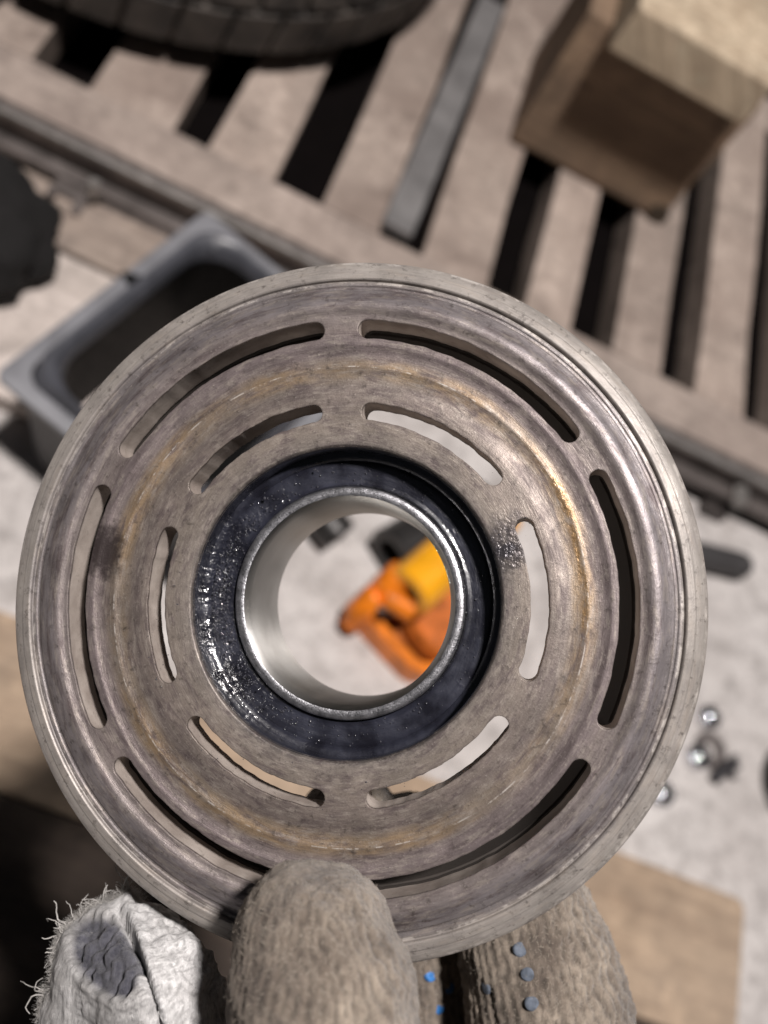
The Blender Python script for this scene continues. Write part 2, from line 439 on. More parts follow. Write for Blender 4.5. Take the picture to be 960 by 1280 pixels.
# soft black lump filling an unclear dark area at the left edge
def lump(name, c, rad, m, seed, amp=0.25, sub=4, fr=3.0):
    me = bpy.data.meshes.new(name); bm = bmesh.new()
    bmesh.ops.create_icosphere(bm, subdivisions=sub, radius=1.0)
    for v in bm.verts:
        d = mnoise.fractal(v.co * fr + Vector((seed, seed * 2, 0)), 1.0, 2.0, 4) * amp
        v.co = Vector((v.co.x * rad[0], v.co.y * rad[1], v.co.z * rad[2])) * (1 + d)
    bm.to_mesh(me); bm.free()
    for p in me.polygons: p.use_smooth = True
    me.materials.append(m)
    o = bpy.data.objects.new(name, me); COL.objects.link(o); o.location = c
    return o
bl = P(-15, 290, 0.04)
BLACKMATT = mat_plain('matt_black', (0.006, 0.005, 0.005), 0.95, 0.0, 0.4, 60, 0.6)
lo = lump('black_lump', (bl.x - 0.020, bl.y + 0.002, 0.038), (0.062, 0.052, 0.040), BLACKMATT, 3.1, 0.20, 4, 2.0)
tag(lo, 'soft black lump of unclear nature on the floor at the left edge beneath the rack rail', 'bundle')

# ------------------------------------------------------------------ orange jack and black parts seen through the bore
def make_jack():
    orange = mat_plain('orange_paint', (0.82, 0.215, 0.010), 0.36, 0.0, 0.55, 90, 0.25, coat=0.3)
    rusty = mat_plain('orange_brown_paint', (0.56, 0.150, 0.024), 0.45, 0.0, 0.55, 90, 0.3)
    yell = mat_plain('yellow_orange_paint', (0.90, 0.40, 0.012), 0.34, 0.0, 0.15, 60, 0.15, coat=0.3)
    dark = mat_plain('dark_greasy_steel', (0.06, 0.028, 0.016), 0.5, 0.3, 0.4, 80)
    A, B, C_, D_ = P(434, 778, 0.0), P(512, 862, 0.0), P(640, 800, 0.0), P(545, 700, 0.0)
    o = (A + B + C_ + D_) / 4
    root = empty('orange_jack', o, 0, 'orange hydraulic jack with a yellow tube lying on the floor, seen through the bore', 'jack')
    L = lambda p: (p.x - o.x, p.y - o.y)
    corners = [Vector(L(p)) for p in (A, B, C_, D_)]
    # rounded base
    def rounded(cs, r, n=5):
        out = []
        for i, p in enumerate(cs):
            a = (cs[i - 1] - p).normalized(); b = (cs[(i + 1) % len(cs)] - p).normalized()
            s = p + a * r; e = p + b * r
            for k in range(n + 1):
                tt = k / n; out.append(s * (1 - tt) ** 2 + p * 2 * tt * (1 - tt) + e * tt ** 2)
        return out
    lp_ = rounded(corners, 0.014)
    base = MB()
    def lo_(s, z): return [(p.x * s, p.y * s, z) for p in lp_]
    loft(base, [lo_(1.0, 0.0), lo_(1.0, 0.016), lo_(0.97, 0.021), lo_(0.80, 0.021), lo_(0.76, 0.017)])
    n = len(lp_); base.f.append(tuple(range(n - 1, -1, -1)))
    base.build('base', orange, root, smooth=40)
    dish = MB(); dish.lathe([(0.0005, 0.010), (0.026, 0.0105), (0.029, 0.019), (0.033, 0.021), (0.035, 0.017), (0.036, 0.009)], 40)
    cc = P(562, 772, 0.015)
    dm = dish.build('cup', rusty, root, smooth=35); dm.location = (cc.x - o.x, cc.y - o.y, 0.004)
    pan = MB(); loft(pan, [lo_(0.77, 0.0165), lo_(0.72, 0.0055)]); pan.f.append(tuple(n + k for k in range(n)))
    pan.build('base_pan', rusty, root, smooth=40)
    # tube
    t0 = P(508, 742, 0.048) - o; t1 = P(625, 640, 0.048) - o; d = (t1 - t0).normalized()
    tb = MB(); q = d.to_track_quat('Z', 'Y').to_matrix().to_4x4(); q.translation = t0
    ln = (t1 - t0).length
    tb.lathe([(0.0100, 0.03), (0.0100, 0.0), (0.0160, 0.0), (0.0178, 0.0015), (0.0178, ln), (0.001, ln)], 36, q)
    tb.build('tube', yell, root, smooth=40)
    pg = MB(); q2 = q.copy(); q2.translation = t0 + d * 0.006
    pg.lathe([(0.0001, 0.0), (0.0098, 0.0), (0.0098, 0.006)], 24, q2)
    pg.build('tube_bore', dark, root)
    # knuckles and dark mechanism
    k1 = MB(); e = P(492, 728, 0.040) - o
    q3 = Vector((0.3, 0.5, 0.8)).normalized().to_track_quat('Z', 'Y').to_matrix().to_4x4(); q3.translation = e
    k1.lathe([(0.001, -0.012), (0.0095, -0.012), (0.011, -0.010), (0.011, 0.008), (0.0095, 0.010), (0.004, 0.010), (0.004, 0.004), (0.001, 0.004)], 24, q3)
    k1.build('knuckle', orange, root, smooth=40)
    k2 = MB(); e2 = P(462, 752, 0.028) - o; q4 = q3.copy(); q4.translation = e2
    k2.lathe([(0.001, -0.016), (0.008, -0.016), (0.009, -0.014), (0.009, 0.007), (0.0075, 0.009), (0.001, 0.009)], 20, q4)
    k2.build('knuckle', orange, root, smooth=40)
    k3 = MB(); e3 = P(448, 770, 0.018) - o; q5 = q3.copy(); q5.translation = e3
    k3.lathe([(0.001, -0.010), (0.007, -0.010), (0.008, 0.004), (0.006, 0.006), (0.001, 0.006)], 16, q5)
    k3.build('knuckle', rusty, root, smooth=40)
    lv = MB(); lv.tube([P(470, 762, 0.030) - o, P(500, 755, 0.034) - o, P(512, 765, 0.028) - o], [0.006, 0.008, 0.006], 10)
    lv.build('linkage', dark, root, smooth=40)
    MB().box(-0.004, 0.012, -0.006, 0.006, 0.017, 0.034, Matrix.Translation(P(486, 772, 0.0) - o) @ Matrix.Rotation(0.7, 4, 'Z')).build('bracket', dark, root, bevel=0.001)
    MB().box(-0.010, 0.010, -0.003, 0.003, 0.017, 0.040, Matrix.Translation(P(505, 772, 0.0) - o) @ Matrix.Rotation(0.75, 4, 'Z')).build('bracket', rusty, root, bevel=0.001)
    ev = MB(); ev.tube([P(480, 745, 0.038) - o, P(515, 762, 0.036) - o], [0.0075, 0.009], 12)
    ev.build('lug', orange, root, smooth=40)
make_jack()

BLACK = mat_plain('black_phosphate_steel', (0.045, 0.043, 0.042), 0.38, 0.5, 0.3, 80, 0.25)
def cyl_between(name, a, b, prof_fn, m, seg=32, label=None, cat=None):
    d = b - a; ln = d.length
    o = MB().lathe(prof_fn(ln), seg).build(name, m, smooth=40)
    o.location = a; o.rotation_mode = 'QUATERNION'; o.rotation_quaternion = d.to_track_quat('Z', 'Y')
    return tag(o, label, cat)
def socket_prof(r, ri):
    return lambda ln: [(0.0005, 0.012), (ri, 0.012), (ri, 0.0005), (r - 0.0012, 0), (r, 0.0012), (r, ln * 0.9), (r - 0.002, ln), (0.0005, ln)]
a = P(402, 668, 0.014)
cyl_between('socket', P(424, 672, 0.0145), P(398, 640, 0.0145), socket_prof(0.0140, 0.009), BLACK, 28,
            'small black steel socket lying on the pale floor left of the black cylinder', 'socket')
cyl_between('black_cylinder', P(488, 696, 0.021), P(600, 628, 0.021), socket_prof(0.0205, 0.0125), BLACK, 40,
            'large black cylinder lying on the floor behind the orange jack', 'cylinder')
cyl_between('handle_rod', P(934, 709, 0.0115), P(770, 668, 0.0115),
            lambda ln: [(0.0005, -0.0015), (0.006, -0.001), (0.0098, 0.003), (0.011, 0.008), (0.011, ln), (0.0005, ln)],
            mat_plain('black_rubber', (0.050, 0.047, 0.048), 0.6), 28,
            'round ended black rubber handle on the pale floor, right of the pulley', 'handle')

# nuts and fasteners on the floor at the right
ZINC = mat_plain('zinc_steel', (0.62, 0.62, 0.65), 0.13, 1.0, 0.3, 200, 0.0, 0.0003)
def make_nut(px, py, s, label, tilt, mat=ZINC):
    c = P(px, py, 0.0)
    root = empty('hex_nut', (c.x, c.y, 0.0005), tilt, label, 'nut', 'loose nuts on the floor')
    b = MB()
    out = [(s * math.cos(R(60 * k)), s * math.sin(R(60 * k))) for k in range(6)]
    inn = [(s * .52 * math.cos(R(60 * k)), s * .52 * math.sin(R(60 * k))) for k in range(6)]
    h = s * 0.9
    vs = [(x, y, 0) for x, y in out] + [(x, y, h) for x, y in out] + [(x, y, h) for x, y in inn] + [(x, y, 0) for x, y in inn]
    fs = []
    for k in range(6):
        k2 = (k + 1) % 6
        for j in range(4): fs.append((j * 6 + k, j * 6 + k2, ((j + 1) % 4) * 6 + k2, ((j + 1) % 4) * 6 + k))
    b.add(vs, fs); b.build('nut_body', mat, root, bevel=s * 0.1, bseg=3, smooth=50)
    MB().lathe([(s * .45, h * .95), (s * .38, h * .7), (s * .45, h * .5), (s * .38, h * .3), (s * .45, 0.0003)], 18).build('thread', BLACK, root, smooth=60)
    # dome of the acorn end catches the lamp
    MB().lathe([(0.0002, h * 1.32), (s * .2, h * 1.30), (s * .4, h * 1.22), (s * .55, h * 1.10), (s * .62, h * 0.98)], 24).build('dome', mat, root, smooth=80)
    return root
make_nut(880, 899, 0.0096, 'bright zinc cap nut lying alone on the floor, uppermost of the loose fasteners', 0.3)
make_nut(866, 948, 0.0100, 'zinc cap nut touching the flat washer among the loose fasteners', 0.7)
make_nut(821, 994, 0.0096, 'zinc cap nut half hidden behind the lower right rim of the pulley', 0.1)
c = P(886, 938, 0.0)
w = MB().lathe([(0.0055, 0.0005), (0.0135, 0.0005), (0.0138, 0.0012), (0.0135, 0.0026), (0.0055, 0.0026)], 32, closed=True).build('washer', STEEL_MD, smooth=40)
w.location = (c.x, c.y, 0.0); tag(w, 'flat grey steel washer lying beside the cap nut and the dark clip', 'washer')
c = P(903, 962, 0.0)
k = MB()
k.tube([(-0.010, -0.013, 0.004), (-0.003, -0.002, 0.006), (0.004, 0.006, 0.006)], [0.004, 0.0055, 0.004], 8)
k.tube([(0.001, 0.002, 0.006), (0.012, 0.006, 0.004)], [0.0045, 0.002], 8)
k.tube([(0.003, 0.004, 0.006), (0.008, 0.013, 0.004)], [0.004, 0.0018], 8)
k.tube([(-0.002, 0.0, 0.005), (0.009, -0.004, 0.003)], [0.004, 0.002], 8)
ko = k.build('spring_clip', mat_plain('black_plastic', (0.035, 0.033, 0.036), 0.5), smooth=50)
ko.location = c; tag(ko, 'small black pronged clip on the floor next to the washer', 'clip')
# round lid at the right edge
c = P(1001, 988, 0.0)
lid = empty('round_lid', c, 0, 'round black rimmed metal lid at the right edge of the picture', 'lid')
MB().lathe([(0.0335, 0.0), (0.0365, 0.001), (0.037, 0.012), (0.036, 0.0145), (0.0335, 0.0145), (0.0325, 0.012), (0.0325, 0.003)], 56).build('rim', BLACK, lid, smooth=40)
MB().lathe([(0.0003, 0.006), (0.020, 0.0055), (0.0324, 0.004), (0.0324, 0.002), (0.0003, 0.002)], 56).build('disc', STEEL_MD, lid, smooth=40)

# ------------------------------------------------------------------ the pulley
mm = 0.001
PC = D(429.5, 752, 0.1722)
nz = -(CAM_FWD + CAM_RIGHT * 0.130 + CAM_DOWN * 0.105); nz.normalize()      # face normal, towards the viewer
ny = (-CAM_DOWN); ny = (ny - nz * ny.dot(nz)).normalized(); nx = ny.cross(nz)
PM = Matrix.Identity(4)
for i in range(3): PM[i][0] = nx[i]; PM[i][1] = ny[i]; PM[i][2] = nz[i]; PM[i][3] = PC[i]
pulley = empty('compressor_pulley')
pulley.matrix_world = PM
tag(pulley, 'worn grey steel compressor pulley with slotted face and greasy bearing, held by a glove', 'pulley')

def mat_pulley():
    t = NT('worn_pulley_steel'); v = t.obj()
    sp = t.n('ShaderNodeSeparateXYZ', None, Vector=v)
    x, y, z = sp.outputs
    r = t.math('MULTIPLY', t.math('SQRT', t.math('ADD', t.math('MULTIPLY', x, x), t.math('MULTIPLY', y, y))), 1000.0)
    th = t.math('ARCTAN2', y, x)
    cs = t.math('COSINE', th); sn = t.math('SINE', th)
    # vectors that run along the turning direction (no seam)
    def polar(kr, kt): return t.n('ShaderNodeCombineXYZ', None, X=t.math('MULTIPLY', r, kr), Y=t.math('MULTIPLY', cs, kt), Z=t.math('MULTIPLY', sn, kt)).outputs[0]
    wob = t.math('MULTIPLY', t.math('SUBTRACT', t.noise(polar(0.25, 1.6), 1.0, 4, 0.6), 0.5), 3.2)
    rr = t.math('DIVIDE', t.math('ADD', r, wob), 64.0)
    k = 1 / 64.0
    col = t.ramp(rr, [(26.5 * k, (0.055, 0.053, 0.055)), (28.0 * k, (0.225, 0.203, 0.182)), (30.5 * k, (0.24, 0.212, 0.184)), (35.5 * k, (0.215, 0.186, 0.166)),
                      (38.0 * k, (0.205, 0.178, 0.162)), (39.9 * k, (0.245, 0.208, 0.168)), (42.2 * k, (0.25, 0.213, 0.180)), (43.6 * k, (0.205, 0.176, 0.170)),
                      (45.5 * k, (0.185, 0.158, 0.160)), (48.0 * k, (0.215, 0.187, 0.176)), (51.5 * k, (0.215, 0.193, 0.188)), (53.5 * k, (0.25, 0.235, 0.245)),
                      (56.8 * k, (0.20, 0.188, 0.188)), (57.6 * k, (0.30, 0.285, 0.265)), (61.0 * k, (0.36, 0.345, 0.32))])
    band = t.ramp(t.math('DIVIDE', t.math('ADD', r, t.math('MULTIPLY', wob, 0.7)), 64.0), [(38.6 * k, 0.0), (40.2 * k, 1.0), (42.0 * k, 1.0), (43.4 * k, 0.0)])
    patch = t.ramp(t.noise(polar(0.15, 2.4), 1.0, 4, 0.6), [(0.40, 0.05), (0.60, 0.85)])
    col = t.mix(t.math('MULTIPLY', band, patch), col, (0.300, 0.220, 0.135))
    rimf = t.ramp(t.math('DIVIDE', r, 64.0), [(56.3 * k, 0.0), (57.0 * k, 1.0)])
    # tone drawn round the face: dark oxide and purple-brown stains
    s1 = t.noise(polar(0.7, 6.5), 1.0, 7, 0.68, 0.4)
    col = t.mix(t.ramp(s1, [(0.46, 0.0), (0.64, 0.85)]), col, t.mix(rimf, (0.095, 0.076, 0.077, 1), (0.27, 0.255, 0.24, 1)))
    s2 = t.noise(polar(1.1, 11.0), 1.0, 7, 0.7)
    col = t.mix(t.ramp(s2, [(0.50, 0.0), (0.66, 0.65)]), col, (0.34, 0.310, 0.275))
    # fine turned lines
    l1 = t.noise(polar(4.0, 14.0), 1.0, 5, 0.7); l2 = t.noise(polar(12.0, 16.0), 1.0, 3, 0.6)
    col = t.mix(1.0, col, t.ramp(l1, [(0.3, 0.84), (0.7, 1.14)]), 'MULTIPLY')
    # grains and pits
    g1 = t.noise(v, 700, 5, 0.7); g2 = t.noise(v, 2600, 3, 0.6); g0 = t.noise(v, 130, 5, 0.6)
    col = t.mix(1.0, col, t.ramp(g0, [(0.32, 0.78), (0.68, 1.2)]), 'MULTIPLY')
    col = t.mix(t.ramp(g1, [(0.56, 0.0), (0.70, 0.7)]), col, (0.05, 0.042, 0.038))
    col = t.mix(t.ramp(g2, [(0.62, 0.0), (0.74, 0.45)]), col, (0.50, 0.47, 0.43))
    wn = t.ramp(t.noise(polar(0.4, 16.0), 1.0, 5, 0.7), [(0.50, 0.0), (0.58, 1.0)])
    def ring(r0, w): return t.ramp(t.math('ABSOLUTE', t.math('SUBTRACT', r, r0)), [(0.0, 1.0), (w, 0.0)])
    edge = t.math('MAXIMUM', ring(56.9, 0.35), t.math('MAXIMUM', ring(60.9, 0.5), ring(41.4, 0.16)))
    col = t.mix(t.math('MULTIPLY', t.math('MULTIPLY', edge, wn), 0.8), col, (0.66, 0.64, 0.60))
    # wet rust run along the groove right of the hub
    angr = t.math('ABSOLUTE', t.math('SUBTRACT', th, 0.24))
    rust = t.math('MULTIPLY', t.ramp(angr, [(0.28, 1.0), (0.48, 0.0)]), t.ramp(t.math('ABSOLUTE', t.math('SUBTRACT', t.math('ADD', r, wob), 41.3)), [(0.4, 1.0), (1.7, 0.0)]))
    rust = t.math('MULTIPLY', rust, t.ramp(t.noise(polar(0.9, 14.0), 1.0, 5, 0.7), [(0.42, 0.0), (0.60, 1.0)]))
    col = t.mix(t.math('MULTIPLY', rust, 0.85), col, (0.34, 0.215, 0.095))
    # dark oil spot at the left of the face, shiny grease patch right of the bearing
    def blob(cx, cy, rad, soft, nsc):
        dx = t.math('SUBTRACT', x, cx); dy = t.math('SUBTRACT', y, cy)
        d = t.math('SQRT', t.math('ADD', t.math('MULTIPLY', dx, dx), t.math('MULTIPLY', t.math('MULTIPLY', dy, dy), 0.45)))
        d = t.math('ADD', d, t.math('MULTIPLY', t.math('SUBTRACT', t.noise(v, nsc, 5, 0.7), 0.5), rad * 1.6))
        return t.ramp(t.math('DIVIDE', d, rad), [(1.0 - soft, 1.0), (1.0, 0.0)])
    oil = blob(-0.0435, 0.0085, 0.0042, 0.5, 420)
    col = t.mix(t.math('MULTIPLY', oil, 0.85), col, (0.045, 0.036, 0.036))
    gr = blob(0.0280, 0.0095, 0.0046, 0.85, 300)
    col = t.mix(t.math('MULTIPLY', gr, 0.9), col, (0.050, 0.050, 0.062))
    rough = t.ramp(s1, [(0.3, 0.36), (0.7, 0.56)])
    rough = t.math('SUBTRACT', rough, t.ramp(t.math('DIVIDE', r, 64.0), [(51.0 * k, 0.0), (52.0 * k, 0.04), (56.0 * k, 0.04), (57.5 * k, 0.0)]))
    rough = t.mix(t.math('MULTIPLY', rust, 0.7), rough, (0.27, 0.27, 0.27, 1))
    rough = t.mix(t.math('MAXIMUM', gr, t.math('MULTIPLY', oil, 0.7)), rough, (0.22, 0.22, 0.22, 1))
    col = t.mix(1.0, col, (0.86, 0.825, 0.815, 1), 'MULTIPLY')
    # inside of the slots and cavity: raw dusty casting, no polish, with shade painted into the deep cavity
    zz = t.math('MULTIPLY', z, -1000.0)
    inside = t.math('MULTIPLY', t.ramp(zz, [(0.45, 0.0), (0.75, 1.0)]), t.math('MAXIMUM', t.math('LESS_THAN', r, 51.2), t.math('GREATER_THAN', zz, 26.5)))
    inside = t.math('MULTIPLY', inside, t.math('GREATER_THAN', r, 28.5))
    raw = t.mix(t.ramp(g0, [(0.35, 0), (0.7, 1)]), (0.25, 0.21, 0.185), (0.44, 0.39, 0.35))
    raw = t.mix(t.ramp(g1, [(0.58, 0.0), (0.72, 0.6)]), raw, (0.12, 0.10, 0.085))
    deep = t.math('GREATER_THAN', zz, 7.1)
    raw = t.mix(deep, raw, (0.030, 0.024, 0.020))  # shade of the deep cavity painted in as near-black, over the raw casting
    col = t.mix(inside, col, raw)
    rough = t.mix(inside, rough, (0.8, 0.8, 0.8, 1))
    face = t.ramp(t.math('DIVIDE', r, 64.0), [(34.0 * k, 0.45), (40.0 * k, 0.55), (44.0 * k, 0.5), (50.5 * k, 0.45), (52.0 * k, 0.50), (56.0 * k, 0.48), (57.5 * k, 0.25)])
    metal = t.math('MULTIPLY', face, t.math('SUBTRACT', 1.0, inside))
    h = t.math('ADD', t.math('MULTIPLY', l1, 0.45), t.math('ADD', t.math('MULTIPLY', l2, 0.3), t.math('ADD', t.math('MULTIPLY', g1, 0.7), t.math('MULTIPLY', g2, 0.35))))
    bev = t.n('ShaderNodeBevel', {'samples': 4}, Radius=0.00035).outputs[0]
    gb = t.bump(t.noise(v, 1100, 2, 0.5), t.math('MAXIMUM', t.math('MULTIPLY', gr, 0.6), t.math('MULTIPLY', rust, 0.35)), 0.0006, bev)
    return t.out(Base_Color=col, Roughness=rough, Metallic=metal, Normal=t.bump(h, 0.5, 0.00013, gb))
PUL = mat_pulley()

def make_pulley_body():
    prof = [(26.9, -24.0), (26.9, -1.0), (27.05, -0.45), (27.4, -0.08), (28.0, 0.0), (30.8, 0.0), (36.0, 0.0), (36.6, -0.03), (37.6, -0.20), (38.8, -0.36), (39.8, -0.38),
            (40.6, -0.33), (41.1, -0.24), (41.4, -0.18), (41.7, -0.22), (42.1, -0.28), (42.8, -0.32), (43.8, -0.30), (44.7, -0.14), (45.1, -0.01), (45.35, 0.05), (45.8, 0.0), (50.4, 0.0), (51.0, 0.10),
            (51.4, 0.30), (52.0, 0.44), (52.8, 0.42), (53.5, 0.15), (54.1, -0.30), (54.8, -0.72), (55.6, -1.05), (55.7, -1.30), (56.2, -1.34), (56.35, -1.20), (56.9, -1.24), (57.05, -1.45), (57.25, -1.40), (57.4, -0.95), (57.7, -0.75),
            (58.4, -0.95), (59.0, -1.17), (59.08, -1.30), (59.7, -1.53), (60.7, -2.15), (61.2, -2.8), (61.4, -3.4), (61.4, -5.2)]
    z = -6.0
    for k in range(6):
        prof += [(59.0, z - 0.9), (59.0, z - 1.3), (61.0, z - 2.1), (61.0, z - 2.7)]; z -= 3.1
    prof += [(61.3, -25.2), (61.3, -26.3), (60.8, -26.8), (54.0, -26.8), (47.2, -26.6), (46.6, -26.0), (49.6, -8.5), (50.3, -7.3), (50.45, -7.0), (45.6, -7.0), (36.0, -7.0), (31.2, -7.0), (30.4, -7.6), (29.9, -9.0), (29.5, -24.0)]
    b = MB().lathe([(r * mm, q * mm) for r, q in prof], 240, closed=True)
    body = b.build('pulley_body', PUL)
    # slot cutters with slightly uneven edges
    cut = MB()
    def slot(r0, r1, a0, a1, seed):
        n = 46; rc = (r0 + r1) / 2; hw = (r1 - r0) / 2; pts = []
        ea = hw / rc
        a0 += ea; a1 -= ea
        def wv(i, s): return 0.16 * mnoise.noise(Vector((i * 0.33, s * 7.7, 0.3))) + 0.07 * mnoise.noise(Vector((i * 1.3, s * 3.7, 9.0)))
        for i in range(n + 1):
            a = a0 + (a1 - a0) * i / n; rad = r1 + wv(i, seed); pts.append((rad * math.cos(a), rad * math.sin(a)))
        for i in range(1, 8):
            q = math.pi * i / 8; cx, cy = rc * math.cos(a1), rc * math.sin(a1)
            ang = a1 + q; pts.append((cx + hw * math.cos(ang), cy + hw * math.sin(ang)))
        for i in range(n + 1):
            a = a1 + (a0 - a1) * i / n; rad = r0 + wv(i, seed + 50); pts.append((rad * math.cos(a), rad * math.sin(a)))
        for i in range(1, 8):
            q = math.pi * i / 8; cx, cy = rc * math.cos(a0), rc * math.sin(a0)
            ang = a0 + math.pi + q; pts.append((cx + hw * math.cos(ang), cy + hw * math.sin(ang)))
        m = len(pts)
        vs = []
        for s, zz in ((1.0, -9.0), (1.0, 3.0)):
            vs += [(p[0] * mm, p[1] * mm, zz * mm) for p in pts]
        fs = [tuple(range(m - 1, -1, -1)), tuple(range(m, 2 * m))] + [(i, (i + 1) % m, m + (i + 1) % m, m + i) for i in range(m)]
        cut.add(vs, fs)
    for k in range(6):
        w0 = R(31.5 + 60 * k)
        g = R(3.55); slot(46.5, 49.9, w0 + g, w0 + R(60) - g, k + 1)
        g = R(6.0); slot(31.9, 35.1, w0 + g, w0 + R(60) - g, k + 11)
    cu = cut.build('slot_cutter', PUL)
    md = body.modifiers.new('slots', 'BOOLEAN'); md.operation = 'DIFFERENCE'; md.object = cu; md.solver = 'EXACT'
    dg = bpy.context.evaluated_depsgraph_get()
    me = bpy.data.meshes.new_from_object(body.evaluated_get(dg))
    body.modifiers.clear(); old = body.data; body.data = me; me.name = 'pulley_body'
    bpy.data.meshes.remove(old); bpy.data.objects.remove(cu)
    for p in me.polygons: p.use_smooth = True
    me.set_sharp_from_angle(angle=R(32))
    body.parent = pulley
    return body
body = make_pulley_body()

# bearing
def mat_bore():
    t = NT('polished_ring_steel'); v = t.obj()
    a = t.noise(t.map(v, scale=(60, 60, 2500)), 1.0, 3); b = t.noise(v, 60, 3)
    col = t.mix(t.ramp(b, [(0.35, 0), (0.7, 1)]), (0.44, 0.43, 0.41), (0.60, 0.59, 0.57))
    tg = t.n('ShaderNodeTangent', {'direction_type': 'RADIAL', 'axis': 'Z'}).outputs[0]
    t.set(t.b, 'Anisotropic', 0.92); t.set(t.b, 'Anisotropic_Rotation', 0.25); t.set(t.b, 'Tangent', tg)
    return t.out(Base_Color=col, Metallic=1.0, Roughness=t.ramp(b, [(0.3, 0.33), (0.7, 0.37)]), Normal=t.bump(a, 0.06, 0.0001))
def mat_seal():
    t = NT('greasy_seal'); v = t.obj()
    sp = t.n('ShaderNodeSeparateXYZ', None, Vector=v); x, y, z = sp.outputs
    r = t.math('MULTIPLY', t.math('SQRT', t.math('ADD', t.math('MULTIPLY', x, x), t.math('MULTIPLY', y, y))), 1000.0)
    th = t.math('ARCTAN2', y, x); cs = t.math('COSINE', th); sn = t.math('SINE', th)
    pv = t.n('ShaderNodeCombineXYZ', None, X=t.math('MULTIPLY', r, 1.6), Y=t.math('MULTIPLY', cs, 9.0), Z=t.math('MULTIPLY', sn, 9.0)).outputs[0]
    st = t.noise(pv, 1.0, 4, 0.6)
    a = t.noise(v, 170, 4, 0.55)
    lump_ = t.noise(t.map(v, scale=(1, 1, 1)), 1150, 1, 0.4)
    # grease is smeared mostly on the left half of the seal
    m = t.math('ADD', t.math('MULTIPLY', cs, -0.32), t.math('SUBTRACT', st, 0.32))
    m = t.ramp(m, [(0.34, 0.0), (0.60, 1.0)])
    m2 = t.ramp(t.noise(v, 600, 3, 0.6), [(0.58, 0.0), (0.68, 0.45)])
    m = t.math('MAXIMUM', m, m2)
    col = t.mix(t.ramp(a, [(0.35, 0), (0.7, 1)]), (0.007, 0.007, 0.011), (0.026, 0.028, 0.042))
    b1 = t.bump(t.math('ADD', a, t.math('MULTIPLY', st, 0.6)), 0.4, 0.0004)
    b2 = t.bump(lump_, t.math('MULTIPLY', m, 0.9), 0.0006, b1)
    return t.out(Base_Color=col, Roughness=t.ramp(a, [(0.35, 0.24), (0.65, 0.40)]), Normal=b2, Coat_Weight=1.0, Coat_Roughness=0.05, Coat_Normal=b2)
BORE = mat_bore(); SEAL = mat_seal()
RIM_ST = mat_plain('greasy_ring_face', (0.36, 0.36, 0.38), 0.36, 0.9, 0.5, 500, 0.5, 0.0002)
pr = lambda L: [(r * mm, q * mm) for r, q in L]
MB().lathe(pr([(18.05, -27.2), (18.05, -6.4), (18.9, -5.15), (19.05, -5.0)]), 200).build('bore_wall', BORE, pulley, smooth=35)
MB().lathe(pr([(19.0, -5.0), (19.3, -4.9), (20.3, -4.9), (20.65, -5.2), (20.7, -8.0)]), 200).build('inner_ring', RIM_ST, pulley, smooth=50)
MB().lathe(pr([(18.05, -27.2), (20.7, -27.2), (20.7, -24.0), (26.8, -24.2)]), 120).build('rear_face', SEAL, pulley, smooth=35)
MB().lathe(pr([(20.72, -7.2), (20.8, -6.6), (21.2, -6.2), (21.5, -6.35), (22.0, -6.45), (22.6, -6.3), (23.2, -6.4), (24.0, -6.3), (24.9, -6.2), (25.4, -6.4), (25.7, -5.9), (26.3, -5.6), (26.9, -5.5)]), 200).build('bearing_seal', SEAL, pulley, smooth=50)
# grease film up the recess wall
MB().lathe(pr([(26.88, -5.55), (26.84, -3.0), (26.86, -1.3), (27.0, -0.55)]), 200).build('recess_grease', SEAL, pulley, smooth=60)
# grease beads
GREASE = NT('grease_bead').out(Base_Color=(0.05, 0.05, 0.06), Roughness=0.08, Coat_Weight=1.0, Coat_Roughness=0.05)
gb = MB(); bmi = bmesh.new(); bmesh.ops.create_icosphere(bmi, subdivisions=1, radius=1.0)
iv = [v.co.copy() for v in bmi.verts]; bmi.verts.index_update(); fi = [tuple(v.index for v in f.verts) for f in bmi.faces]; bmi.free()
for k in range(1100):
    u_ = random.random()
    if u_ < 0.40: a = R(random.gauss(183, 26)); r = random.choice((22.3, 23.0, 23.7, 24.6)) + random.gauss(0, 0.22)
    elif u_ < 0.66: a = R(random.gauss(190, 45)); r = random.gauss(23.6, 1.2); z = -6.25
    elif u_ < 0.80: a = R(random.uniform(0, 360)); r = random.uniform(21.2, 25.8); z = -6.25
    elif u_ < 0.90: a = R(random.gauss(15, 30)); r = random.uniform(20.2, 20.9); z = -5.0
    else: a = R(random.uniform(-30, 30) + random.choice((20, 200, 260))); r = random.uniform(27.9, 36); z = 0.0
    s = random.uniform(0.06, 0.21) * (1.6 if random.random() < .10 else 1)
    if z == 0.0: s *= 0.55
    if not 20.2 < r < 36: continue
    gb.add([(r * mm * math.cos(a) + p.x * s * mm, r * mm * math.sin(a) + p.y * s * mm, (z + p.z * s * 0.8) * mm) for p in iv], fi)
tag(gb.build('grease_beads', GREASE, pulley, smooth=80), kind='stuff')

# ------------------------------------------------------------------ gloved hand
def capsule(mb, a, b, ra, rb, seg=20, rings=6):
    a = Vector(a); b = Vector(b); d = b - a; ln = max(d.length, 1e-6)
    q = d.to_track_quat('Z', 'Y').to_matrix().to_4x4(); q.translation = a
    prof = []
    for i in range(rings + 1):
        t = math.pi / 2 * i / rings; prof.append((max(1e-5, ra * math.sin(t)), -ra * math.cos(t)))
    for i in range(rings + 1):
        t = math.pi / 2 * i / rings; prof.append((max(1e-5, rb * math.cos(t)), ln + rb * math.sin(t)))
    mb.lathe(prof, seg, q)

